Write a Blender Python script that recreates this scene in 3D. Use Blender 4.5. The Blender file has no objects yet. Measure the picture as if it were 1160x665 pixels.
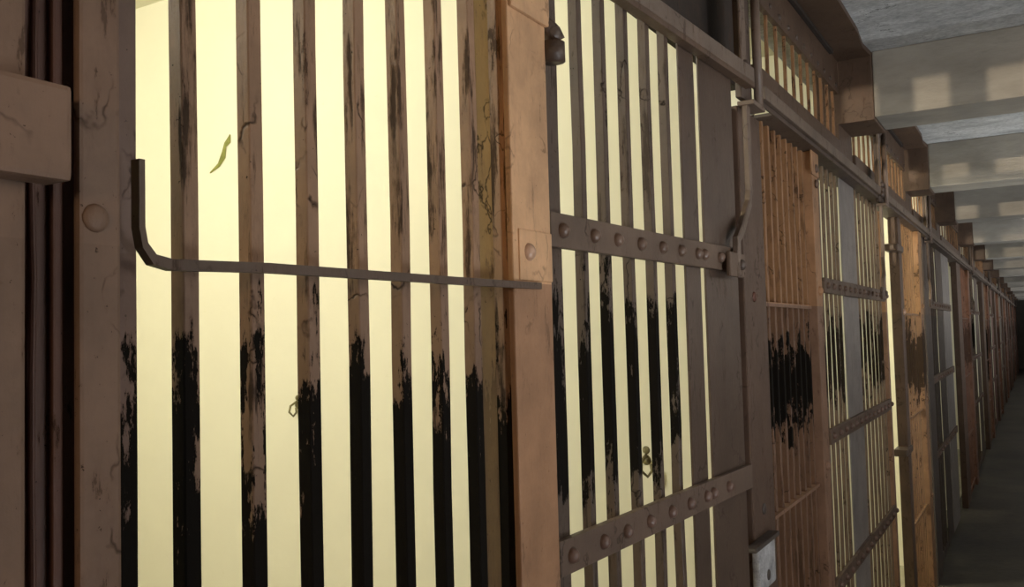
import bpy, bmesh, math, random
from mathutils import Vector, Matrix
random.seed(7)
C = bpy.context.scene.collection
sc = bpy.context.scene
U = 0.6                      # metres per module (eye to grille plane)
EYE = 2.62                   # eye height in modules
def P(x, s, h): return Vector((x*U, s*U, (h+EYE)*U))     # lateral, along the corridor, height about the eye

# ------------------------------------------------------------------ materials
def nodes(name):
    m = bpy.data.materials.new(name); m.use_nodes = True
    nt = m.node_tree; nt.nodes.clear()
    return m, nt, nt.nodes, nt.links
def nd(ns, t, **kw):
    n = ns.new(t)
    for k, v in kw.items():
        if k.startswith('i_'): n.inputs[k[2:].replace('_', ' ')].default_value = v
        else: setattr(n, k, v)
    return n
def ramp(ns, stops):
    r = ns.new('ShaderNodeValToRGB'); e = r.color_ramp.elements
    while len(e) < len(stops): e.new(0.5)
    for i, (p, c) in enumerate(stops):
        e[i].position = p; e[i].color = (c[0], c[1], c[2], 1) if hasattr(c, '__len__') else (c, c, c, 1)
    return r
def math_(ns, ls, op, a, b=None, c=None, clamp=False):
    n = ns.new('ShaderNodeMath'); n.operation = op; n.use_clamp = clamp
    for i, v in enumerate((a, b, c)):
        if v is None: continue
        if isinstance(v, (int, float)): n.inputs[i].default_value = v
        else: ls.new(v, n.inputs[i])
    return n.outputs[0]
def mix(ns, ls, f, a, b):
    n = ns.new('ShaderNodeMix'); n.data_type = 'RGBA'
    for i, v in ((0, f), (6, a), (7, b)):
        if isinstance(v, (int, float)): n.inputs[i].default_value = v
        elif isinstance(v, tuple): n.inputs[i].default_value = (*v, 1) if len(v) == 3 else v
        else: ls.new(v, n.inputs[i])
    return n.outputs[2]

def paint(name, upper, lower, soot=1.0, chips=1.0, split=0.12, rough=0.42, rust=0.5, top=0.02, bottom=-0.66, streak=0.0, soft=2.2):
    """old chipped gloss paint; upper / lower coat meet at height 'split'; worn black band where the metal is handled"""
    m, nt, ns, ls = nodes(name)
    out = nd(ns, 'ShaderNodeOutputMaterial'); b = nd(ns, 'ShaderNodeBsdfPrincipled'); ls.new(b.outputs[0], out.inputs[0])
    g = nd(ns, 'ShaderNodeNewGeometry'); pos = g.outputs['Position']
    sx = nd(ns, 'ShaderNodeSeparateXYZ'); ls.new(pos, sx.inputs[0]); z = sx.outputs[2]
    big = nd(ns, 'ShaderNodeTexNoise', i_Scale=9.0, i_Detail=6.0, i_Roughness=0.65); ls.new(pos, big.inputs['Vector'])
    stretch = nd(ns, 'ShaderNodeMapping'); stretch.inputs['Scale'].default_value = (1, 1, 0.22); ls.new(pos, stretch.inputs[0])
    st = nd(ns, 'ShaderNodeTexNoise', i_Scale=38.0, i_Detail=8.0, i_Roughness=0.75); ls.new(stretch.outputs[0], st.inputs['Vector'])
    fine = nd(ns, 'ShaderNodeTexNoise', i_Scale=160.0, i_Detail=5.0, i_Roughness=0.7); ls.new(pos, fine.inputs['Vector'])
    zs = (split+EYE)*U
    up = math_(ns, ls, 'GREATER_THAN', z, zs)
    base = mix(ns, ls, up, lower, upper)
    # mottled ageing
    mot = ramp(ns, [(0.3, 0.72), (0.7, 1.18)]); ls.new(big.outputs[0], mot.inputs[0])
    mm = ns.new('ShaderNodeMix'); mm.data_type = 'RGBA'; mm.blend_type = 'MULTIPLY'; mm.inputs[0].default_value = 1
    ls.new(base, mm.inputs[6]); ls.new(mot.outputs[0], mm.inputs[7]); col = mm.outputs[2]
    # rust brown weathering streaks
    rr = ramp(ns, [(0.52, 0.0), (0.66, 1.0)]); ls.new(st.outputs[0], rr.inputs[0])
    col = mix(ns, ls, math_(ns, ls, 'MULTIPLY', rr.outputs[0], rust*0.6), col, (0.10, 0.045, 0.022))
    # small chips all over
    cr = ramp(ns, [(0.665, 0.0), (0.69, 1.0)]); ls.new(fine.outputs[0], cr.inputs[0])
    st2 = ramp(ns, [(0.60, 0.0), (0.63, 1.0)]); ls.new(st.outputs[0], st2.inputs[0])
    chip = math_(ns, ls, 'MULTIPLY', math_(ns, ls, 'MAXIMUM', cr.outputs[0], math_(ns, ls, 'MULTIPLY', st2.outputs[0], 0.6)), chips, clamp=True)
    # black band worn through to the metal
    h = math_(ns, ls, 'SUBTRACT', math_(ns, ls, 'DIVIDE', z, U), EYE)
    a = math_(ns, ls, 'MULTIPLY', math_(ns, ls, 'SUBTRACT', top, h), soft)
    bt = math_(ns, ls, 'MULTIPLY', math_(ns, ls, 'SUBTRACT', h, bottom), soft)
    band = math_(ns, ls, 'MINIMUM', math_(ns, ls, 'MINIMUM', a, bt), 0.62)
    n1 = math_(ns, ls, 'MULTIPLY', math_(ns, ls, 'SUBTRACT', st.outputs[0], 0.5), 2.6)
    n2 = math_(ns, ls, 'MULTIPLY', math_(ns, ls, 'SUBTRACT', big.outputs[0], 0.5), 1.6)
    v = math_(ns, ls, 'ADD', math_(ns, ls, 'ADD', n1, n2), band)
    bl = ramp(ns, [(0.10, 0.0), (0.16, 1.0)]); ls.new(v, bl.inputs[0])
    soot_f = math_(ns, ls, 'MULTIPLY', bl.outputs[0], soot, clamp=True)
    f = math_(ns, ls, 'MAXIMUM', soot_f, chip)
    if streak:
        m2 = nd(ns, 'ShaderNodeMapping'); m2.inputs['Scale'].default_value = (1, 1, 0.09); m2.inputs['Location'].default_value = (3.1, 1.7, 0.4); ls.new(pos, m2.inputs[0])
        s2 = nd(ns, 'ShaderNodeTexNoise', i_Scale=60.0, i_Detail=7.0, i_Roughness=0.7); ls.new(m2.outputs[0], s2.inputs['Vector'])
        sr = ramp(ns, [(0.55, 0.0), (0.64, 1.0)]); ls.new(math_(ns, ls, 'ADD', s2.outputs[0], math_(ns, ls, 'MULTIPLY', math_(ns, ls, 'SUBTRACT', big.outputs[0], 0.5), 0.5)), sr.inputs[0])
        f = math_(ns, ls, 'MAXIMUM', f, math_(ns, ls, 'MULTIPLY', sr.outputs[0], streak))
    # hairline cracks in the thick paint
    wv = nd(ns, 'ShaderNodeTexNoise', i_Scale=14.0, i_Detail=4.0); ls.new(pos, wv.inputs['Vector'])
    ad = nd(ns, 'ShaderNodeMix', data_type='RGBA', blend_type='ADD'); ad.inputs[0].default_value = 0.12; ls.new(stretch.outputs[0], ad.inputs[6]); ls.new(wv.outputs[1], ad.inputs[7])
    vo = nd(ns, 'ShaderNodeTexVoronoi', feature='DISTANCE_TO_EDGE', i_Scale=9.0); ls.new(ad.outputs[2], vo.inputs['Vector'])
    ck = ramp(ns, [(0.0, 1.0), (0.022, 0.0)]); ls.new(vo.outputs[0], ck.inputs[0])
    gt = ramp(ns, [(0.50, 0.0), (0.58, 1.0)]); ls.new(wv.outputs[0], gt.inputs[0])
    f = math_(ns, ls, 'MAXIMUM', f, math_(ns, ls, 'MULTIPLY', math_(ns, ls, 'MULTIPLY', ck.outputs[0], gt.outputs[0]), min(1.0, chips*0.9)))
    col = mix(ns, ls, f, col, (0.008, 0.0065, 0.005))
    ls.new(col, b.inputs['Base Color'])
    ro = math_(ns, ls, 'ADD', rough, math_(ns, ls, 'MULTIPLY', fine.outputs[0], 0.2)); ls.new(math_(ns, ls, 'ADD', ro, math_(ns, ls, 'MULTIPLY', f, 0.3)), b.inputs['Roughness'])
    ls.new(math_(ns, ls, 'SUBTRACT', 0.4, math_(ns, ls, 'MULTIPLY', f, 0.33)), b.inputs['Specular IOR Level'])
    hsum = math_(ns, ls, 'SUBTRACT', math_(ns, ls, 'ADD', math_(ns, ls, 'MULTIPLY', st.outputs[0], 0.5), math_(ns, ls, 'MULTIPLY', fine.outputs[0], 0.2)), math_(ns, ls, 'MULTIPLY', f, 0.4))
    bp = nd(ns, 'ShaderNodeBump', i_Strength=0.5, i_Distance=0.004); ls.new(hsum, bp.inputs['Height']); ls.new(bp.outputs[0], b.inputs['Normal'])
    return m

def plaster(name, c1, c2, scale=3.0, rough=0.8, crack=0.0, spots=0.0, bump=0.3, spot_col=(0.25, 0.24, 0.1), stretch=(1, 1, 1)):
    m, nt, ns, ls = nodes(name)
    out = nd(ns, 'ShaderNodeOutputMaterial'); b = nd(ns, 'ShaderNodeBsdfPrincipled', i_Roughness=rough); ls.new(b.outputs[0], out.inputs[0])
    g = nd(ns, 'ShaderNodeNewGeometry')
    mp = nd(ns, 'ShaderNodeMapping'); mp.inputs['Scale'].default_value = stretch; ls.new(g.outputs['Position'], mp.inputs[0])
    n = nd(ns, 'ShaderNodeTexNoise', i_Scale=scale, i_Detail=9.0, i_Roughness=0.65); ls.new(mp.outputs[0], n.inputs['Vector'])
    f = nd(ns, 'ShaderNodeTexNoise', i_Scale=scale*14, i_Detail=6.0, i_Roughness=0.7); ls.new(mp.outputs[0], f.inputs['Vector'])
    r = ramp(ns, [(0.3, c1), (0.72, c2)]); ls.new(n.outputs[0], r.inputs[0]); col = r.outputs[0]
    if spots:
        s = ramp(ns, [(0.66, 0.0), (0.70, 1.0)]); ls.new(f.outputs[0], s.inputs[0])
        col = mix(ns, ls, math_(ns, ls, 'MULTIPLY', s.outputs[0], spots), col, spot_col)
    if spots >= 0.5:
        fr = ramp(ns, [(0.35, 0.68), (0.62, 1.1)]); ls.new(f.outputs[0], fr.inputs[0])
        mm = ns.new('ShaderNodeMix'); mm.data_type = 'RGBA'; mm.blend_type = 'MULTIPLY'; mm.inputs[0].default_value = 1
        ls.new(col, mm.inputs[6]); ls.new(fr.outputs[0], mm.inputs[7]); col = mm.outputs[2]
    if crack:
        w = nd(ns, 'ShaderNodeMapping'); ls.new(mp.outputs[0], w.inputs[0])
        ad = nd(ns, 'ShaderNodeMix', data_type='RGBA', blend_type='ADD'); ad.inputs[0].default_value = 0.5
        ls.new(w.outputs[0], ad.inputs[6]); ls.new(n.outputs[1], ad.inputs[7])
        vo = nd(ns, 'ShaderNodeTexVoronoi', feature='DISTANCE_TO_EDGE', i_Scale=2.6); ls.new(ad.outputs[2], vo.inputs['Vector'])
        s = ramp(ns, [(0.0, 1.0), (0.012, 0.0)]); ls.new(vo.outputs[0], s.inputs[0])
        gate = ramp(ns, [(0.5, 0.0), (0.6, 1.0)]); ls.new(n.outputs[0], gate.inputs[0])
        col = mix(ns, ls, math_(ns, ls, 'MULTIPLY', math_(ns, ls, 'MULTIPLY', s.outputs[0], gate.outputs[0]), crack), col, (0.03, 0.028, 0.025))
    ls.new(col, b.inputs['Base Color'])
    hs = math_(ns, ls, 'ADD', n.outputs[0], math_(ns, ls, 'MULTIPLY', f.outputs[0], 0.35))
    bp = nd(ns, 'ShaderNodeBump', i_Strength=bump, i_Distance=0.02); ls.new(hs, bp.inputs['Height']); ls.new(bp.outputs[0], b.inputs['Normal'])
    return m

TAN = (0.28, 0.145, 0.07); BRN = (0.15, 0.08, 0.048); TAUPE = (0.17, 0.112, 0.08); DARK = (0.085, 0.06, 0.047)
M_panel = paint('grille_paint', TAN, BRN, rust=1.1, top=-0.02, bottom=-0.50, streak=0.5)
M_stile = paint('tan_stile_paint', (0.60, 0.355, 0.19), (0.36, 0.195, 0.105), rust=0.35, soot=0.0, chips=0.5)
M_stile2 = paint('orange_stile_paint', (0.36, 0.195, 0.10), (0.22, 0.125, 0.08), rust=0.5, soot=0.0, chips=0.7)
M_bar = paint('bar_paint', (0.31, 0.185, 0.11), (0.23, 0.14, 0.09), rust=0.9, top=-0.02, bottom=-1.3, streak=0.8)
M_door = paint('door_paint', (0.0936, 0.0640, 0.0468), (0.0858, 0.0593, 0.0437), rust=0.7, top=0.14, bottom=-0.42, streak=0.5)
M_bar2 = paint('second_door_paint', (0.2, 0.14, 0.095), (0.18, 0.125, 0.085), rust=0.7, top=0.10, bottom=-0.42, streak=0.4, soot=0.9)
M_plate = paint('plate_paint', (0.0808, 0.0536, 0.0391), (0.0765, 0.0510, 0.0374), soot=0.0, chips=0.4, rough=0.3, rust=0.35)
M_greyplate = paint('grey_plate_paint', (0.23, 0.208, 0.195), (0.22, 0.20, 0.188), soot=0.0, chips=0.25, rough=0.3, rust=0.25)
M_strap = paint('strap_paint', (0.1237, 0.0825, 0.0585), (0.1125, 0.0750, 0.0547), soot=0.0, chips=0.6, rust=0.5)
M_post = paint('post_paint', (0.1020, 0.0629, 0.0442), (0.0935, 0.0578, 0.0408), soot=0.0, chips=0.5, rust=0.4)
M_redpost = paint('jamb_paint', (0.13, 0.055, 0.038), (0.12, 0.052, 0.038), soot=0.0, chips=0.6, rust=0.6)
M_darkpost = paint('dark_steel_paint', DARK, (0.06, 0.048, 0.042), soot=0.0, chips=0.5)
M_black = paint('shade_black_paint', (0.03, 0.021, 0.016), (0.03, 0.021, 0.016), soot=0.0, chips=0.3, rough=0.7)  # near-black holds the shade of the unlit transom plate and soffit slot
M_near = paint('near_post_paint', (0.22, 0.135, 0.09), (0.20, 0.122, 0.08), soot=0.0, chips=0.7, rust=0.3)
M_nearbar = paint('near_jamb_paint', (0.17, 0.11, 0.085), (0.15, 0.09, 0.065), soot=1.0, chips=0.7, top=-0.02)
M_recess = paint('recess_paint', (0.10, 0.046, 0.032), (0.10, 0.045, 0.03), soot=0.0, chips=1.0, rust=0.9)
M_rail = paint('rail_paint', (0.1445, 0.1062, 0.0808), (0.1275, 0.0935, 0.0680), soot=0.0, chips=0.6, rust=0.6)
M_rod = paint('rod_paint', (0.1530, 0.1080, 0.0810), (0.1350, 0.0945, 0.0720), soot=0.0, chips=0.5, rust=0.3, rough=0.35)
M_header = paint('header_paint', (0.095, 0.058, 0.038), (0.09, 0.055, 0.036), soot=0.0, chips=0.4, rust=0.5)
M_rustangle = paint('rusty_angle_paint', (0.27, 0.165, 0.055), (0.19, 0.115, 0.042), soot=0.35, chips=1.0, rust=1.0)
M_orange = paint('far_panel_paint', (0.34, 0.185, 0.085), (0.25, 0.14, 0.075), rust=0.8, soot=0.85)
M_farred = paint('reddish_far_paint', (0.24, 0.11, 0.065), (0.18, 0.09, 0.06), rust=0.8, soot=0.6)
M_rivet = paint('rivet_paint', (0.1540, 0.0980, 0.0700), (0.1400, 0.0840, 0.0630), soot=0.0, chips=0.2, rough=0.25, rust=0.2)
M_bright_rivet = paint('tan_rivet_paint', (0.48, 0.30, 0.20), (0.4, 0.25, 0.16), soot=0.0, chips=0.1, rough=0.2, rust=0.1)
M_silver = plaster('worn_lock_metal', (0.16, 0.16, 0.165), (0.62, 0.62, 0.63), scale=18, rough=0.45, spots=1.0, spot_col=(0.02, 0.016, 0.012))
M_cell = plaster('cream_cell_plaster', (0.79, 0.755, 0.59), (0.83, 0.80, 0.63), scale=2.2, rough=0.75, spots=0.10, bump=0.12, spot_col=(0.55, 0.5, 0.22))
M_cellfloor = plaster('cell_floor_concrete', (0.30, 0.28, 0.20), (0.42, 0.38, 0.28), scale=4)
M_ceil = plaster('whitewashed_ceiling', (0.30, 0.30, 0.30), (0.74, 0.74, 0.73), scale=6.0, rough=0.9, crack=1.0, spots=0.6, bump=0.9, spot_col=(0.07, 0.06, 0.05), stretch=(0.7, 1.3, 1))
M_beam = plaster('grey_beam_plaster', (0.22, 0.20, 0.17), (0.42, 0.385, 0.33), scale=3.0, rough=0.85, spots=0.12, bump=0.4, spot_col=(0.1, 0.09, 0.07), stretch=(0.6, 1, 1.6))
M_floor = plaster('dark_corridor_concrete', (0.025, 0.022, 0.016), (0.095, 0.08, 0.055), scale=1.6, rough=0.6, crack=1.0, spots=0.5, bump=0.5, spot_col=(0.02, 0.018, 0.014))
M_wallr = plaster('corridor_wall_plaster', (0.22, 0.20, 0.17), (0.33, 0.30, 0.26), scale=2.5, rough=0.9)
M_mark = plaster('olive_flaking', (0.16, 0.17, 0.03), (0.3, 0.3, 0.08), scale=30)
M_hook = plaster('old_brass', (0.10, 0.085, 0.03), (0.3, 0.26, 0.12), scale=60, rough=0.4)

# ------------------------------------------------------------------ mesh helpers
class MB:
    def __init__(s): s.bm = bmesh.new()
    def hexa(s, pts, bev=0.0):
        """pts: 8 corners, bottom ring then top ring"""
        vs = [s.bm.verts.new(p) for p in pts]
        fs = [s.bm.faces.new([vs[i] for i in q]) for q in ((3,2,1,0),(4,5,6,7),(0,1,5,4),(1,2,6,5),(2,3,7,6),(3,0,4,7))]
        if bev:
            es = list({e for f in fs for e in f.edges})
            bmesh.ops.bevel(s.bm, geom=es, offset=bev, segments=2, profile=0.6, affect='EDGES')
        return s
    def box(s, x0, x1, s0, s1, h0, h1, bev=0.0):
        x0, x1 = sorted((x0, x1)); s0, s1 = sorted((s0, s1)); h0, h1 = sorted((h0, h1))
        return s.hexa([P(x0,s0,h0),P(x1,s0,h0),P(x1,s1,h0),P(x0,s1,h0),P(x0,s0,h1),P(x1,s0,h1),P(x1,s1,h1),P(x0,s1,h1)], bev)
    def bar(s, x0, x1, s0, s1, h0, h1, bev=0.0012, wob=0.0012, n=14):
        """upright bar with slightly wavy hand-painted faces"""
        x0, x1 = sorted((x0, x1)); s0, s1 = sorted((s0, s1))
        rings = []; c = bev/U
        for k in range(n+1):
            h = h0+(h1-h0)*k/n
            dx = random.uniform(-wob, wob)*0.6/U; ds = random.uniform(-wob, wob)/U*0.6
            o = [(x0+c,s0),(x1-c,s0),(x1,s0+c),(x1,s1-c),(x1-c,s1),(x0+c,s1),(x0,s1-c),(x0,s0+c)]
            rings.append([s.bm.verts.new(P(a+dx, b+ds, h)) for a, b in o])
        for a, b in zip(rings, rings[1:]):
            for i in range(8): s.bm.faces.new((a[i], a[(i+1)%8], b[(i+1)%8], b[i]))
        s.bm.faces.new(rings[0][::-1]); s.bm.faces.new(rings[-1])
        return s
    def dome(s, c, axis, r, depth, seg=14, base=0.25):
        """rivet head: a short shank and a dome, pointing along axis"""
        axis = Vector(axis).normalized(); a = axis.orthogonal().normalized(); b = axis.cross(a)
        prof = [(1.0, -0.25), (1.0, base*0.3)] + [(math.cos(t), base*0.3+(1-base*0.3)*math.sin(t)) for t in (0.35, 0.7, 1.05, 1.3)]
        rings = [[s.bm.verts.new(c + a*(r*q*math.cos(2*math.pi*i/seg)) + b*(r*q*math.sin(2*math.pi*i/seg)) + axis*(depth*d)) for i in range(seg)] for q, d in prof]
        for A, B in zip(rings, rings[1:]):
            for i in range(seg): s.bm.faces.new((A[i], A[(i+1)%seg], B[(i+1)%seg], B[i]))
        top = s.bm.verts.new(c + axis*depth)
        for i in range(seg): s.bm.faces.new((rings[-1][i], rings[-1][(i+1)%seg], top))
        s.bm.faces.new(rings[0][::-1])
        return s
    def tube(s, pts, r, seg=10, sq=None):
        """round (or flat when sq=(width,thickness)) rod along a polyline"""
        pts = [Vector(p) for p in pts]; rings = []; up = Vector((1, 0, 0))
        for i, p in enumerate(pts):
            t = ((pts[min(i+1, len(pts)-1)]-p).normalized() + (p-pts[max(i-1, 0)]).normalized()).normalized()
            b = t.cross(up).normalized(); n = up - t*up.dot(t); n.normalize()
            if sq:
                w, th = sq[0]/2, sq[1]/2; k = 0.7
                o = [(w*k,th),(w,th*k),(w,-th*k),(w*k,-th),(-w*k,-th),(-w,-th*k),(-w,th*k),(-w*k,th)]
                rings.append([s.bm.verts.new(p+b*x+n*y) for x, y in o])
            else:
                rings.append([s.bm.verts.new(p+b*(r*math.cos(2*math.pi*j/seg))+n*(r*math.sin(2*math.pi*j/seg))) for j in range(seg)])
        for A, B in zip(rings, rings[1:]):
            k = len(A)
            for i in range(k): s.bm.faces.new((A[i], A[(i+1)%k], B[(i+1)%k], B[i]))
        s.bm.faces.new(rings[0][::-1]); s.bm.faces.new(rings[-1])
        return s
    def build(s, name, mat, parent=None, smooth=False, origin=None):
        bmesh.ops.recalc_face_normals(s.bm, faces=s.bm.faces[:])
        o0 = Vector(origin) if origin is not None else Vector((0, 0, 0))
        if parent is not None: o0 = Vector(parent['_o']) if '_o' in parent.keys() else o0
        bmesh.ops.translate(s.bm, verts=s.bm.verts[:], vec=-o0)
        me = bpy.data.meshes.new(name); s.bm.to_mesh(me); s.bm.free()
        me.materials.append(mat)
        if smooth:
            for p in me.polygons: p.use_smooth = True
        o = bpy.data.objects.new(name, me); C.objects.link(o)
        if parent is not None: o.parent = parent; o['_o'] = tuple(o0)
        else: o.location = o0
        return o
def thing(name, loc, label, cat, group=None):
    o = bpy.data.objects.new(name, None); C.objects.link(o); o.empty_display_size = 0.1
    o.location = loc; o['_o'] = tuple(loc); o['label'] = label; o['category'] = cat
    o['kind'] = 'thing'
    if group: o['group'] = group
    return o
def tag(o, label, cat, group=None):
    o['label'] = label; o['category'] = cat
    o['kind'] = 'thing'
    if group: o['group'] = group
    return o
def struct(name, mb, mat):
    o = mb.build(name, mat); o['kind'] = 'structure'; return o
FLOOR = -EYE
XP = (1, 0, 0)

# ------------------------------------------------------------------ setting
XE, HC, HB = -0.79, 1.70, 1.29          # edge of brown soffit, ceiling, beam underside
SEND = 60.0
XR = 3.3
struct('floor', MB().box(-1.12, XR, -8, SEND, FLOOR-0.1, FLOOR), M_floor)
struct('ceiling', MB().box(-1.3, XR, -8, SEND, HC, HC+0.15), M_ceil)
struct('floor_cells', MB().box(-5.4, -1.12, -1.5, SEND, FLOOR-0.1, FLOOR+0.02), M_cellfloor)
struct('ceiling_cells', MB().box(-5.4, -1.3, -1.5, SEND, 2.3, 2.4), M_cell)
struct('wall_back', MB().box(-5.4, -5.25, -1.5, SEND, FLOOR, 2.4), M_cell)
struct('wall_end', MB().box(-5.4, XR+0.2, SEND, SEND+0.2, FLOOR-0.1, 2.4), M_wallr)
struct('wall_near', MB().box(-5.4, -1.05, -1.7, -1.5, FLOOR-0.1, 2.4), M_cell)
w = MB()
WIN = [(2.0, 4.2)] + [(7.0+6*i, 9.2+6*i) for i in range(8)]
prev = -8
for a, b_ in WIN:
    w.box(XR, XR+0.25, prev, a, FLOOR-0.1, HC+0.15); w.box(XR, XR+0.25, a, b_, FLOOR-0.1, 0.0); w.box(XR, XR+0.25, a, b_, 1.35, HC+0.15); prev = b_
w.box(XR, XR+0.25, prev, SEND, FLOOR-0.1, HC+0.15)
struct('wall_right', w, M_wallr)
for i, (a, b_) in enumerate(WIN):
    f = MB()
    f.box(XR+0.08, XR+0.16, a, a+0.06, 0, 1.35, .004).box(XR+0.08, XR+0.16, b_-0.06, b_, 0, 1.35, .004)
    f.box(XR+0.08, XR+0.16, a, b_, 0, 0.06, .004).box(XR+0.08, XR+0.16, a, b_, 1.29, 1.35, .004)
    f.box(XR+0.1, XR+0.14, (a+b_)/2-0.02, (a+b_)/2+0.02, 0, 1.35, .003)
    struct('window_%d' % (i+1), f, M_darkpost)

# near end wall of the gallery; added window masks light into beam patches
w = MB()
for a, b_, c_, d_ in ((-1.05, -0.45, FLOOR, HC), (0.65, XR, FLOOR, HC), (-0.45, 0.65, FLOOR, -0.20), (-0.45, 0.65, 0.45, HC)):
    w.box(a, b_, -8.2, -8.0, c_, d_)
struct('wall_gallery_near', w, M_wallr)
f = MB()
for a, b_ in ((-0.45, -0.36), (-0.24, -0.113), (0.003, 0.126), (0.323, 0.42), (0.56, 0.65)):
    f.box(a, b_, -8.12, -8.08, -0.20, 0.45, .002)
for c_ in (0.045, 0.20): f.box(-0.45, 0.65, -8.12, -8.08, c_, c_+0.035, .002)
struct('window_light_mask', f, M_darkpost)
# cross beams, their brown painted ends and the brown soffit over the grilles
BEAMS = [-5.0, -1.6, 2.2, 5.75, 9.0, 12.0, 15.6, 19.4, 23.2, 27, 31, 35, 39, 43, 47, 51, 55]
for i, s0 in enumerate(BEAMS):
    struct('trim_beam_%d' % (i+1), MB().box(XE, XR, s0, s0+0.43, HB, HC, .006), M_beam)
    struct('trim_pier_%d' % (i+1), MB().box(-1.15, -1.0, s0+0.0, s0+0.44, 0.95 if s0 > 4 else 1.1, HB, .004).box(-1.15, XE, s0-0.004, s0+0.45, HB-0.015, HC, .006), M_header)
for i, (a, b_) in enumerate(zip(BEAMS, BEAMS[1:])):
    # soffit plate with a cut corner towards the far beam
    m = MB(); y1 = b_; y0 = a+0.45; e = XE
    h0, h1 = HC-0.03, HC
    ring = [(-1.15, y0), (e, y0), (e, y1-0.5), (e-0.02, y1-0.2), (e-0.005, y1), (-1.15, y1)]
    lo = [m.bm.verts.new(P(x, y, h0)) for x, y in ring]; hi = [m.bm.verts.new(P(x, y, h1)) for x, y in ring]
    m.bm.faces.new(lo); m.bm.faces.new(hi[::-1])
    for k in range(6): m.bm.faces.new((lo[k], lo[(k+1) % 6], hi[(k+1) % 6], hi[k]))
    struct('trim_soffit_%d' % (i+1), m, M_header)

# ------------------------------------------------------------------ cell partitions and cell lamps
PARTS = [3.80, 7.40, 10.55, 13.95, 20.9, 27.3, 33.7, 40.1, 46.5, 52.9]
for i, s0 in enumerate(PARTS):
    struct('wall_partition_%d' % (i+1), (MB() if i else MB().box(-1.06, -1.03, s0, s0+0.09, FLOOR, 0.99)).box(-5.3, -1.06, s0, s0+0.10, FLOOR, 2.35), M_cell)

def hook(x, h, big, label):
    """small bent brass hook on an oval wall plate"""
    t = thing('wall_hook', P(x, 3.80, h), label, 'hook')
    k = big
    m = MB(); c = P(x, 3.80, h)
    m.dome(c, (0, -1, 0), 0.011*k, 0.004, 14); m.dome(c+Vector((0, 0, 0.022*k)), (0, -1, 0), 0.009*k, 0.004, 12)
    m.build('mounting_plate', M_hook, t, True)
    pts = [c+Vector((0, -0.003, 0.012*k)), c+Vector((0, -0.03*k, 0.0)), c+Vector((0.004*k, -0.04*k, -0.018*k)), c+Vector((0.016*k, -0.035*k, -0.03*k)), c+Vector((0.024*k, -0.03*k, -0.018*k)), c+Vector((0.022*k, -0.03*k, -0.004*k))]
    MB().tube(pts, 0.0035*k, 8).build('hook_arm', M_hook, t, True)
hook(-3.72, -0.36, 1.15, 'small brass hook on the cream cell wall seen between the left panel bars')
hook(-1.56, -0.575, 1.25, 'brass hook on the cream wall seen through the riveted open-barred door')

# olive flaking crack on the lit wall
m = MB(); pts = [(-4.44, 1.09), (-4.36, 1.13), (-4.315, 1.19), (-4.30, 1.25), (-4.265, 1.275), (-4.255, 1.31)]
wd = [0.004, 0.012, 0.022, 0.014, 0.018, 0.004]
L = [(m.bm.verts.new(P(x-w_*0.7, 3.797, h+w_)), m.bm.verts.new(P(x+w_*0.7, 3.797, h-w_)), m.bm.verts.new(P(x, 3.793, h))) for (x, h), w_ in zip(pts, wd)]
for A, B in zip(L, L[1:]):
    m.bm.faces.new((A[0], A[2], B[2], B[0])); m.bm.faces.new((A[2], A[1], B[1], B[2]))
o = struct('trim_paint_flake', m, M_mark)

def lamp(name, x, s, h, size, power, color, rot=(0, 0, 0), sy=None, spread=None):
    l = bpy.data.lights.new(name, 'AREA'); l.energy = power; l.color = color; l.shape = 'RECTANGLE'; l.size = size; l.size_y = sy or size
    if spread: l.spread = spread
    o = bpy.data.objects.new(name, l); C.objects.link(o); o.location = P(x, s, h); o.rotation_euler = rot
    return o
def aim(o, target):
    d = Vector(target)-o.location; o.rotation_euler = d.to_track_quat('-Z', 'Y').to_euler(); return o
CL = [(0.3, 3.8, 42), (4.2, 7.4, 20), (7.75, 10.55, 56), (10.9, 13.95, 9), (14.5, 20.9, 12), (21.4, 27.3, 9), (27.8, 33.7, 8), (34.2, 40, 5)]
for i, (s0, s1, pw) in enumerate(CL):
    lo = lamp('cell_lamp', -3.7, s0, 1.9, 0.35, pw, (1.0, 0.96, 0.80))
    aim(lo, P(-3.4, s1, 0.6))

# ------------------------------------------------------------------ parts shared by all bays
def rivet(parent, x, s, h, r=0.012, d=0.008, mat=None, name='rivet', axis=XP):
    return MB().dome(P(x, s, h), axis, r, d).build(name, mat or M_rivet, parent, True)

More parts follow.
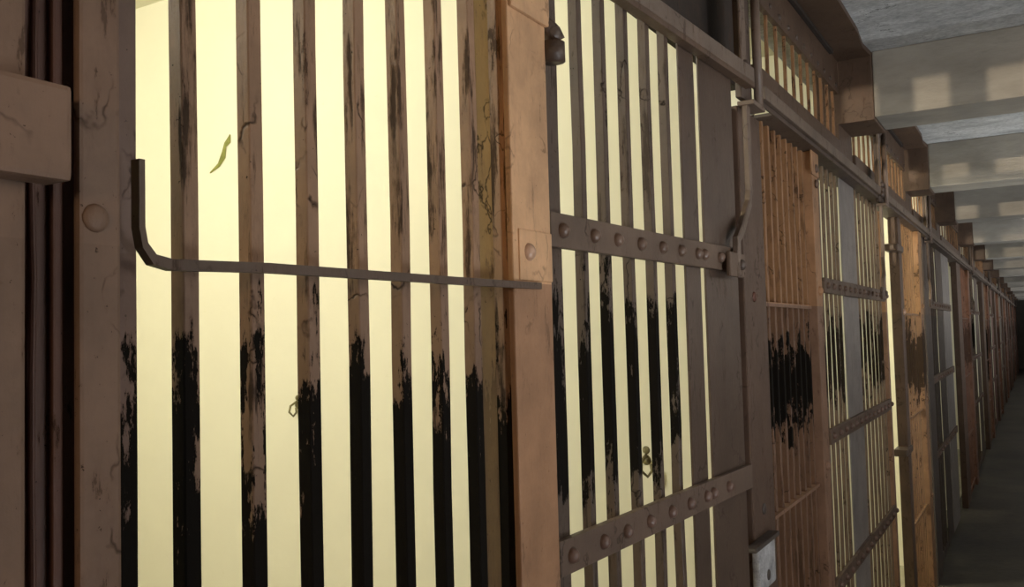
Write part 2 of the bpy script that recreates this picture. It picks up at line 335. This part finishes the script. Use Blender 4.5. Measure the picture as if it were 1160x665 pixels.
BW = 0.0275
def panel(s_bars, s_frame, label, mb=None, mf=None, group=None, left=None, htop=0.925, x=-1.0, top_plate=True, flat_bar=False):
    """fixed grille: upright square bars, crossbars, and a square steel stile on the far side"""
    base = P(x, s_bars[0], FLOOR)
    t = thing('cell_grille', base, label, 'grille', group)
    for s0 in s_bars: MB().bar(x-BW, x, s0, s0+BW, FLOOR, htop).build('bar', mb or M_bar, t)
    a, b_ = s_frame
    MB().box(x+0.024 if b_ < 2 else x-0.03, x+0.04, a, b_, FLOOR, htop, .0025).build('stile', mf or M_panel, t)
    sa = s_bars[0]-0.06 if left is None else left
    for hh in (-0.79, -1.70, -2.5):
        MB().box(x-0.05, x+0.015, sa, b_, hh-0.008, hh+0.008, .001).build('crossbar', mf or M_panel, t)
    if flat_bar: MB().box(x-0.002, x+0.012, sa, a, 0.105, 0.125, .001).build('crossbar', mf or M_panel, t)
    for hh in (0.20, -0.70, -1.62):
        rivet(t, x+0.04, (a+b_)/2-(0.025 if b_ < 2 else 0), hh-(0.012 if b_ < 2 else 0), 0.0125 if b_ < 2 else 0.016, 0.011, M_bright_rivet if b_ < 2 else mf)
    if top_plate: MB().box(x+0.04, x+0.048, a-0.03, b_, 0.80, htop, .002).build('top_plate', mf or M_panel, t)
    return t

def hinge(parent, x, s, h, mat):
    MB().tube([P(x, s, h-0.05), P(x, s, h-0.005)], 0.018, 14).build('hinge_knuckle', mat, parent, True)
    c = P(x, s, h)
    MB().tube([c+Vector((-0.03, -0.03, 0.05)), c+Vector((-0.012, -0.012, 0.028)), c+Vector((0.0, 0.0, 0.012)), c+Vector((0.003, 0.006, 0.0))], 0.0135, 12).build('hinge_strap', mat, parent, True)

# ---- bay one: panel with seven full bars beside the camera
g1 = panel([0.808+0.121*k for k in range(7)]+[1.652], (1.632, 1.805), 'nearest fixed grille of upright square bars with a tan riveted stile', left=0.735, mf=M_stile, top_plate=False, htop=1.0)
# this panel's bent flat stop bar (turned up at its near end)
m = MB(); xs = -0.962
path = [(0.7335, 0.235), (0.7335, 0.20), (0.7335, 0.15), (0.738, 0.128), (0.752, 0.112), (0.78, 0.107), (0.95, 0.112), (1.2, 0.113), (1.5, 0.114), (1.80, 0.116)]
t_ = 0.009
L = []
for i, (s, h) in enumerate(path):
    p0 = Vector(path[max(i-1, 0)]); p1 = Vector(path[min(i+1, len(path)-1)]); d = (p1-p0).normalized(); n = Vector((-d.y, d.x))*t_
    L.append([m.bm.verts.new(P(x_, s*0.965+k*n.x*0.6, h+k*n.y)) for x_, k in ((xs-0.004, -1), (xs+0.012, -1), (xs+0.012, 0.6), (xs-0.004, 0.6))])
for A, B in zip(L, L[1:]):
    for i in range(4): m.bm.faces.new((A[i], A[(i+1) % 4], B[(i+1) % 4], B[i]))
m.bm.faces.new(L[0]); m.bm.faces.new(L[-1][::-1])
sb = m.build('stop_bar', M_strap, g1)
MB().box(-0.962, -0.956, 1.653, 1.803, 0.125, 0.238, .002).build('rivet_plate', M_stile, g1)
MB().box(-0.962, -0.950, 1.635, 1.812, 0.725, 1.0, .003).build('top_plate', M_stile, g1)
g1['_o'] = g1['_o']
hinge(g1, -0.955, 1.832, 0.70, M_plate)
tag(MB().box(-1.02, -1.005, 1.566, 1.624, FLOOR, 1.0, .002).build('steel_angle', M_rustangle), 'mustard rusty upright angle behind the far bars of the nearest grille', 'angle iron')

# ---- near posts at the left edge
t = thing('steel_post', P(-0.93, 0.62, FLOOR), 'dark brown riveted post at the left edge beside the nearest grille', 'post')
MB().box(-0.938, -0.925, 0.606, 0.659, FLOOR, 1.7, .003).build('post_body', M_near, t)
MB().bar(-1.03, -0.99, 0.672, 0.729, FLOOR, 1.7).build('jamb', M_nearbar, t)
rivet(t, -0.925, 0.626, 0.150, 0.0100, 0.0045, M_near)
t = thing('door_track_post', P(-0.93, 0.5, FLOOR), 'dark channel post cut by the left edge of the photo', 'post')
MB().box(-0.98, -0.93, 0.30, 0.548, FLOOR, 1.7, .003).build('channel_face', M_near, t)
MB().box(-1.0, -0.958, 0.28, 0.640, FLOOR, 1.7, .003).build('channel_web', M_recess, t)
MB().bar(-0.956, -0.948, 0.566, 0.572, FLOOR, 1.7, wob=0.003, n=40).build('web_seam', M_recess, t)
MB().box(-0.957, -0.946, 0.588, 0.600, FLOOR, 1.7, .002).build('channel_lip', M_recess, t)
t = thing('lock_block', P(-0.9, 0.5, 0.2), 'brown rectangular steel block on the channel post at the left edge', 'lock block')
MB().box(-0.93, -0.885, 0.30, 0.573, 0.180, 0.285, .004).build('block_body', M_near, t)

# ---- door one, swung slightly towards the corridor
TH = math.radians(3.0); S0 = 1.84
R = Matrix.Rotation(-TH, 4, 'Z')
def door(origin_s, ang, bars, plates, L_end, label, mats, bd=BW, x=-1.0, straps=(0.255, -0.52, -1.32, -2.1), htop=0.925, group=None, rivets_at=None, stile0=0.09, hbot=FLOOR+0.06):
    """hinged barred door in its own frame: local axis s runs along the door"""
    base = P(x, origin_s, FLOOR); mb_, mp_, ms_ = mats
    t = thing('barred_gate', base, label, 'cell door', group)
    off = x; o_ = origin_s
    def B(mb, name, mat, smooth=False): return mb.build(name, mat, t, smooth)
    B(MB().bar(off-0.05, off, o_+0.005, o_+stile0, hbot, htop), 'hinge_stile', mb_)
    for s0 in bars: B(MB().bar(off-bd, off, o_+s0, o_+s0+0.0255, hbot, htop), 'bar', mb_)
    for a, b_ in plates: B(MB().box(off-0.004, off+0.004, o_+a, o_+b_, hbot, htop, .0015), 'plate', mp_)
    B(MB().box(off-0.05, off, o_, o_+L_end, hbot-0.02, hbot+0.06, .003), 'bottom_rail', mb_)
    for hh in straps:
        st = B(MB().box(off+0.004, off+0.024, o_, o_+L_end-(0.0 if hh < 0 else 0.06), hh-0.042, hh+0.042, .002), 'strap', ms_)
        for r in (rivets_at or bars):
            rivet(st, off+0.024, o_+r+0.013, hh, 0.0115, 0.011, M_rivet)
    t.rotation_euler = (0, 0, -ang)
    return t
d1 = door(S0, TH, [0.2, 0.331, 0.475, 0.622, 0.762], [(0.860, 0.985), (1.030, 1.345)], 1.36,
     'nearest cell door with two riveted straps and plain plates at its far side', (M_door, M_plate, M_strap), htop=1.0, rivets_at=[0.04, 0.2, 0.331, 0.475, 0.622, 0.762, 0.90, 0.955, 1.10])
# latch eyes at the end of the upper strap
d1_end = 1.40
def L2W(L, x, h):   # door one frame -> world
    p = Vector((math.cos(-TH)*(x+1)-math.sin(-TH)*L, math.sin(-TH)*(x+1)+math.cos(-TH)*L)); return P(-1+p.x, S0+p.y, h)

# header channel over door one
t = thing('door_header', P(-1, S0, 0.95), 'sloping steel channel running over the nearest cell door', 'header channel')
def ch(L0, L1, x0, x1, h0, h1): 
    return MB().hexa([L2W(L0,x0,h0),L2W(L0,x1,h0),L2W(L1,x1,h0),L2W(L1,x0,h0),L2W(L0,x0,h1),L2W(L0,x1,h1),L2W(L1,x1,h1),L2W(L1,x0,h1)], .002)
ch(0.0, 1.50, -0.992, -0.955, 0.925, 0.945).build('bottom_flange', M_header, t)
ch(0.0, 1.50, -0.975, -0.955, 0.945, 1.00).build('channel_face', M_rail, t)
tag(MB().box(-1.10, -1.06, 1.83, 3.78, 1.05, HC, .003).build('transom_plate', M_black), 'dark plain steel plate above the header channel of the nearest door', 'plate')

# ---- post between door one and panel two
t = thing('steel_post', P(-1, 3.7, FLOOR), 'wide taupe post with a worn lock between the nearest door and next grille', 'post')
MB().box(-1.05, -0.985, 3.47, 3.795, FLOOR, 0.905, .004).build('post_body', M_post, t)
MB().box(-1.04, -1.02, 3.33, 3.465, FLOOR, 0.90, .002).build('jamb', M_redpost, t)
rivet(t, -0.985, 3.60, 0.14, 0.013, 0.006, M_redpost)
rivet(t, -0.985, 3.62, -0.72, 0.014, 0.006, M_darkpost)
t = thing('door_lock', P(-0.97, 3.6, -0.95), 'worn bare-metal lock box on the taupe post low beside the nearest door', 'lock')
MB().box(-0.985, -0.955, 3.42, 3.66, -1.01, -0.835, .006).build('lock_case', M_silver, t)
MB().box(-0.985, -0.940, 3.33, 3.68, -0.832, -0.815, .003).build('lock_hood', M_darkpost, t)
MB().dome(P(-0.955, 3.54, -0.96), XP, 0.013, 0.004, 12).build('keyhole_cover', M_darkpost, t, True)

# ---- locking rail along the whole gallery
t = thing('locking_rail', P(-0.9, 3.6, 1.0), 'long steel channel rail running over all the farther cell fronts', 'rail')
MB().box(-0.935, -0.925, 3.60, SEND-0.2, 0.925, 1.005, .002).build('rail_web', M_darkpost, t)
MB().box(-0.925, -0.905, 3.60, SEND-0.2, 0.945, 1.0, .002).build('rail_face', M_rail, t)
MB().box(-1.06, -0.935, 3.82, SEND-0.2, 0.926, 0.94, .001).build('rail_flange', M_darkpost, t)

def hanger(s, label, bend=True, x=-0.90, knob=True, group=None):
    """upright operating linkage: flat bar, round rod, shoe under the rail and bent rod down to the door strap"""
    t = thing('operating_linkage', P(x, s, 1.0), label, 'linkage', group)
    MB().box(x, x+0.012, s-0.16, s-0.09, 0.985, 1.45, .003).build('flat_link', M_rod, t)
    MB().box(x-0.03, x-0.005, s-0.12, s+0.03, 0.90, 1.40, .003).build('backing_bar', M_darkpost, t)
    MB().tube([P(x+0.02, s+0.03, 0.88), P(x+0.02, s+0.03, 1.42)], 0.011, 12).build('guide_rod', M_rod, t, True)
    MB().box(x-0.03, x+0.035, s-0.10, s+0.07, 0.872, 0.89, .002).build('shoe', M_rod, t)
    m = MB()
    for k in range(3): m.dome(P(x+0.012, s-0.125+0.012*(k % 2), 1.02-0.035*k), XP, 0.012, 0.012, 10)
    m.build('chain_links', M_darkpost, t, True)
    if knob: MB().tube([P(x-0.02, s-0.14, 1.42), P(x-0.02, s-0.05, 1.42)], 0.03, 14).build('pulley', M_darkpost, t, True)
    if bend:
        q = [(s-0.07, 0.88), (s-0.07, 0.54), (s-0.09, 0.49), (s-0.32, 0.37), (s-0.38, 0.325), (s-0.39, 0.22)]
        MB().tube([P(x-0.005 if i < 3 else x+0.03, a, b_) for i, (a, b_) in enumerate(q)], 0, sq=(0.024, 0.014)).build('bent_rod', M_rod, t)
        MB().box(x+0.024, x+0.040, s-0.50, s-0.32, 0.19, 0.275, .003).build('bracket', M_strap, t)
        MB().dome(P(x+0.040, s-0.37, 0.235), XP, 0.012, 0.01, 12).build('bracket_pin', M_darkpost, t, True)
    return t
hanger(3.46, 'tall operating linkage with bent rod over the taupe lock post', x=-0.925)

def transom(s0, s1, n, label, hs=1.13, group=None):
    """grille of short bars above the locking rail"""
    t = thing('transom_grille', P(-1.02, s0, hs), label, 'grille', group)
    MB().box(-1.04, -0.985, s0, s1, hs-0.05, hs+0.03, .003).build('sill', M_header, t)
    MB().box(-1.02, -0.99, s0, s1, 1.46, HC-0.03, .003).build('head_plate', M_header, t)
    MB().box(-0.99, -0.965, s0+0.1, s1-0.25, 1.645, 1.669, .002).build('slot_shade', M_black, t)  # black strip painted in for the shade of the slot under the soffit
    for k in range(n):
        a = s0+0.1+(s1-s0-0.2)*k/(n-1)
        MB().bar(-1.02, -1.005, a, a+0.02, hs, 1.47, n=4).build('bar', M_panel, t)
        MB().dome(P(-0.99, a+0.01, 1.50), XP, 0.009, 0.006, 10).build('rivet', M_darkpost, t, True)
    return t
transom(3.80, 5.73, 11, 'short-barred transom grille above the rail nearest the camera')
transom(6.22, 8.97, 13, 'short-barred transom grille between the first and second ceiling beams')

# ---- bay two
panel([3.88+0.11*k for k in range(8)], (4.69, 4.83), 'orange fixed grille beside the taupe lock post, blackened lower down', mf=M_stile2, mb=M_panel, flat_bar=True, left=3.80)
g2 = bpy.data.objects['cell_grille.001']
for hh in (0.84, 0.76): rivet(g2, -0.952, 4.76, hh, 0.014, 0.008, M_rivet)
door(4.98, 0.0, [0.06, 0.19, 0.32, 0.45, 0.57]+[1.24, 1.40, 1.56, 1.72, 1.88, 2.03, 2.17], [(0.66, 1.16)], 2.28, 'second cell door with a pale grey centre plate and three riveted straps', (M_bar2, M_greyplate, M_strap), bd=0.016, straps=(0.24, -0.58, -1.38, -2.2), stile0=0.03, rivets_at=[0.06+0.17*k for k in range(14)])
o = MB().box(-1.02, -0.985, 7.28, 7.36, FLOOR, 0.9, .003).build('closing_stile', M_stile2); tag(o, 'tan upright strip at the far edge of the grey-plated door', 'stile')
hanger(6.85, 'operating linkage with bent rod above the grey-plated second door', x=-0.915)

# ---- bay three
t = thing('steel_post', P(-0.96, 8.1, FLOOR), 'brown post standing beside the bright white gap', 'post')
MB().box(-1.04, -0.96, 8.0, 8.17, FLOOR, 0.93, .004).build('post_body', M_post, t)
for hh in (0.66, -1.02):
    MB().box(-1.05, -0.945, 7.8, 8.18, hh-0.03, hh+0.03, .008).build('hinge_band', M_plate, t)
rivet(t, -0.96, 8.1, 0.13, 0.016, 0.012, M_bright_rivet)
panel([8.32+0.13*k for k in range(8)], (9.34, 9.58), 'bright orange-tan fixed grille beside the bright white gap', mb=M_orange, mf=M_orange, flat_bar=True, left=8.25, x=-0.99)
tag(MB().box(-1.04, -0.97, 9.95, 10.45, FLOOR, 0.93, .004).build('steel_post', M_darkpost), 'near-black post between the orange-tan grille and the third door', 'post')
hanger(10.15, 'operating linkage at the near-black post beyond the orange grille', x=-0.93)
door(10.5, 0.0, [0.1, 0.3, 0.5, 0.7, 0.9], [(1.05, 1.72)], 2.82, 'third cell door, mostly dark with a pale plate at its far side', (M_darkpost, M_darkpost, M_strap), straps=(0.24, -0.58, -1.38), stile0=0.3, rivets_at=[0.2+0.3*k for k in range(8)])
d3 = bpy.data.objects['barred_gate.002']
MB().box(-1.002, -0.993, 12.28, 13.30, FLOOR+0.06, 0.92, .0015).build('pale_plate', M_greyplate, d3)
transom(9.47, 11.97, 11, 'short-barred transom grille between the second and third ceiling beams')

# ---- farther bays
def far_bay(s, L, i, labs):
    k = L/6.4
    pl, gl, dl, hl, tl = labs
    tag(MB().box(-1.04, -0.96, s+0.1, s+0.1+0.7*k, FLOOR, 0.93, .004).build('steel_post', M_post), pl, 'post', 'posts far along the gallery')
    panel([s+1.0*k+0.16*k*j for j in range(8)], (s+2.3*k, s+2.7*k), gl, mb=M_farred if i % 2 == 0 else M_bar, mf=M_farred, flat_bar=True, left=s+0.9*k, x=-0.99, group='grilles far along the gallery')
    hanger(s+3.1*k, hl, bend=(i < 2), x=-0.93, group='linkages far along the gallery')
    door(s+3.2*k, 0.0, [0.2*k+0.22*k*j for j in range(6)], [(1.7*k, 2.7*k)], 2.8*k, dl, (M_door, M_redpost if i % 2 else M_plate, M_strap), straps=(0.24, -0.58, -1.38), stile0=0.15, rivets_at=[0.3*k*j+0.2 for j in range(8)], group='doors far along the gallery')
far = 'far along the gallery beyond the first yellow slit of light'
labs1 = ('brown post just beyond the first thin yellow slit of light', 'reddish-orange grille just beyond the first thin yellow slit of light', 'reddish-brown door between the first and second yellow slits of light', 'operating linkage at the reddish-orange fourth grille', '')
labs2 = ('brown post just beyond the second thin yellow slit of light', 'fixed grille just beyond the second thin yellow slit of light', 'brown door beyond the second thin yellow slit of light', 'operating linkage beyond the second thin yellow slit of light', '')
labsn = ('small brown post far down the dim end of the gallery', 'small brown grille far down the dim end of the gallery', 'small brown door far down the dim end of the gallery', 'small dark linkage far down the dim end of the gallery', '')
for i, (s, lab) in enumerate([(14.2, labs1), (21.1, labs2)] + [(27.5+6.4*j, labsn) for j in range(5)]):
    far_bay(s, 6.4, i, lab)
for a, b_, l in ((12.45, 15.58, 'short-barred transom grille between the third and fourth ceiling beams'), (16.05, 19.38, 'short-barred transom grille between the fourth and fifth ceiling beams'), (19.85, 23.18, 'short-barred transom grille between the fifth and sixth ceiling beams')):
    transom(a, b_, 9, l)
for a, b_ in zip(BEAMS[8:], BEAMS[9:]):
    transom(a+0.47, b_-0.02, 5, 'tiny transom grille far down the dim end of the gallery', group='far transom grilles')

# ------------------------------------------------------------------ daylight, lamp and added fill
for i, (a, b_) in enumerate(WIN):
    lamp('window_light', XR+0.3, (a+b_)/2, 0.7, (b_-a)*U, 10 if i else 17, (1.0, 0.89, 0.78), (0, 0, 0), 1.3*U).rotation_euler = (math.radians(90), 0, math.radians(90))
# added cool fill without fixtures, brightening the ceiling from the right wall side
for k in range(9):
    aim(lamp('added_ceiling_fill', XR-0.35, 1.5+6.0*k, -1.6, 0.5, 22 if k else 24, (0.86, 0.93, 1.0), sy=1.2, spread=math.radians(110)), P(0.6, 1.5+6.0*k+1.5, 1.7))
# warm lamp in the corridor behind the camera
aim(lamp('gallery_lamp', 0.9, -3.6, 0.55, 0.35, 15, (1.0, 0.74, 0.5)), P(-1, 4, 0.3))
# added spot outside the near window, throwing warm patches onto the beam faces
l = bpy.data.lights.new('added_patch_spot', 'SPOT'); l.energy = 9000; l.color = (1.0, 0.84, 0.62); l.spot_size = math.radians(7); l.shadow_soft_size = 0.025
o = bpy.data.objects.new('added_patch_spot', l); C.objects.link(o); o.location = P(0.6, -30, -1.2); aim(o, P(0.105, -8, 0.15))
W = bpy.data.worlds.new('world'); sc.world = W; W.use_nodes = True
bg = W.node_tree.nodes['Background']; bg.inputs[0].default_value = (0.75, 0.82, 0.9, 1); bg.inputs[1].default_value = 0.05

# ------------------------------------------------------------------ camera
cam = bpy.data.cameras.new('camera'); co = bpy.data.objects.new('camera', cam); C.objects.link(co); sc.camera = co
cam.sensor_width = 36.0; cam.lens = 36.0*1000/1160; cam.clip_start = 0.05
yaw, pit, rol = math.radians(30.63), math.radians(2.86), math.radians(1.52)
co.matrix_world = Matrix.Translation(P(0, 0, 0)) @ Matrix.Rotation(yaw, 4, 'Z') @ Matrix.Rotation(math.pi/2+pit, 4, 'X') @ Matrix.Rotation(-rol, 4, 'Z')
for o in bpy.data.objects:
    if '_o' in o.keys(): del o['_o']
vs = sc.view_settings; vs.view_transform = 'Standard'; vs.look = 'None'; vs.exposure = 0.0; vs.gamma = 1.0; vs.use_curve_mapping = False
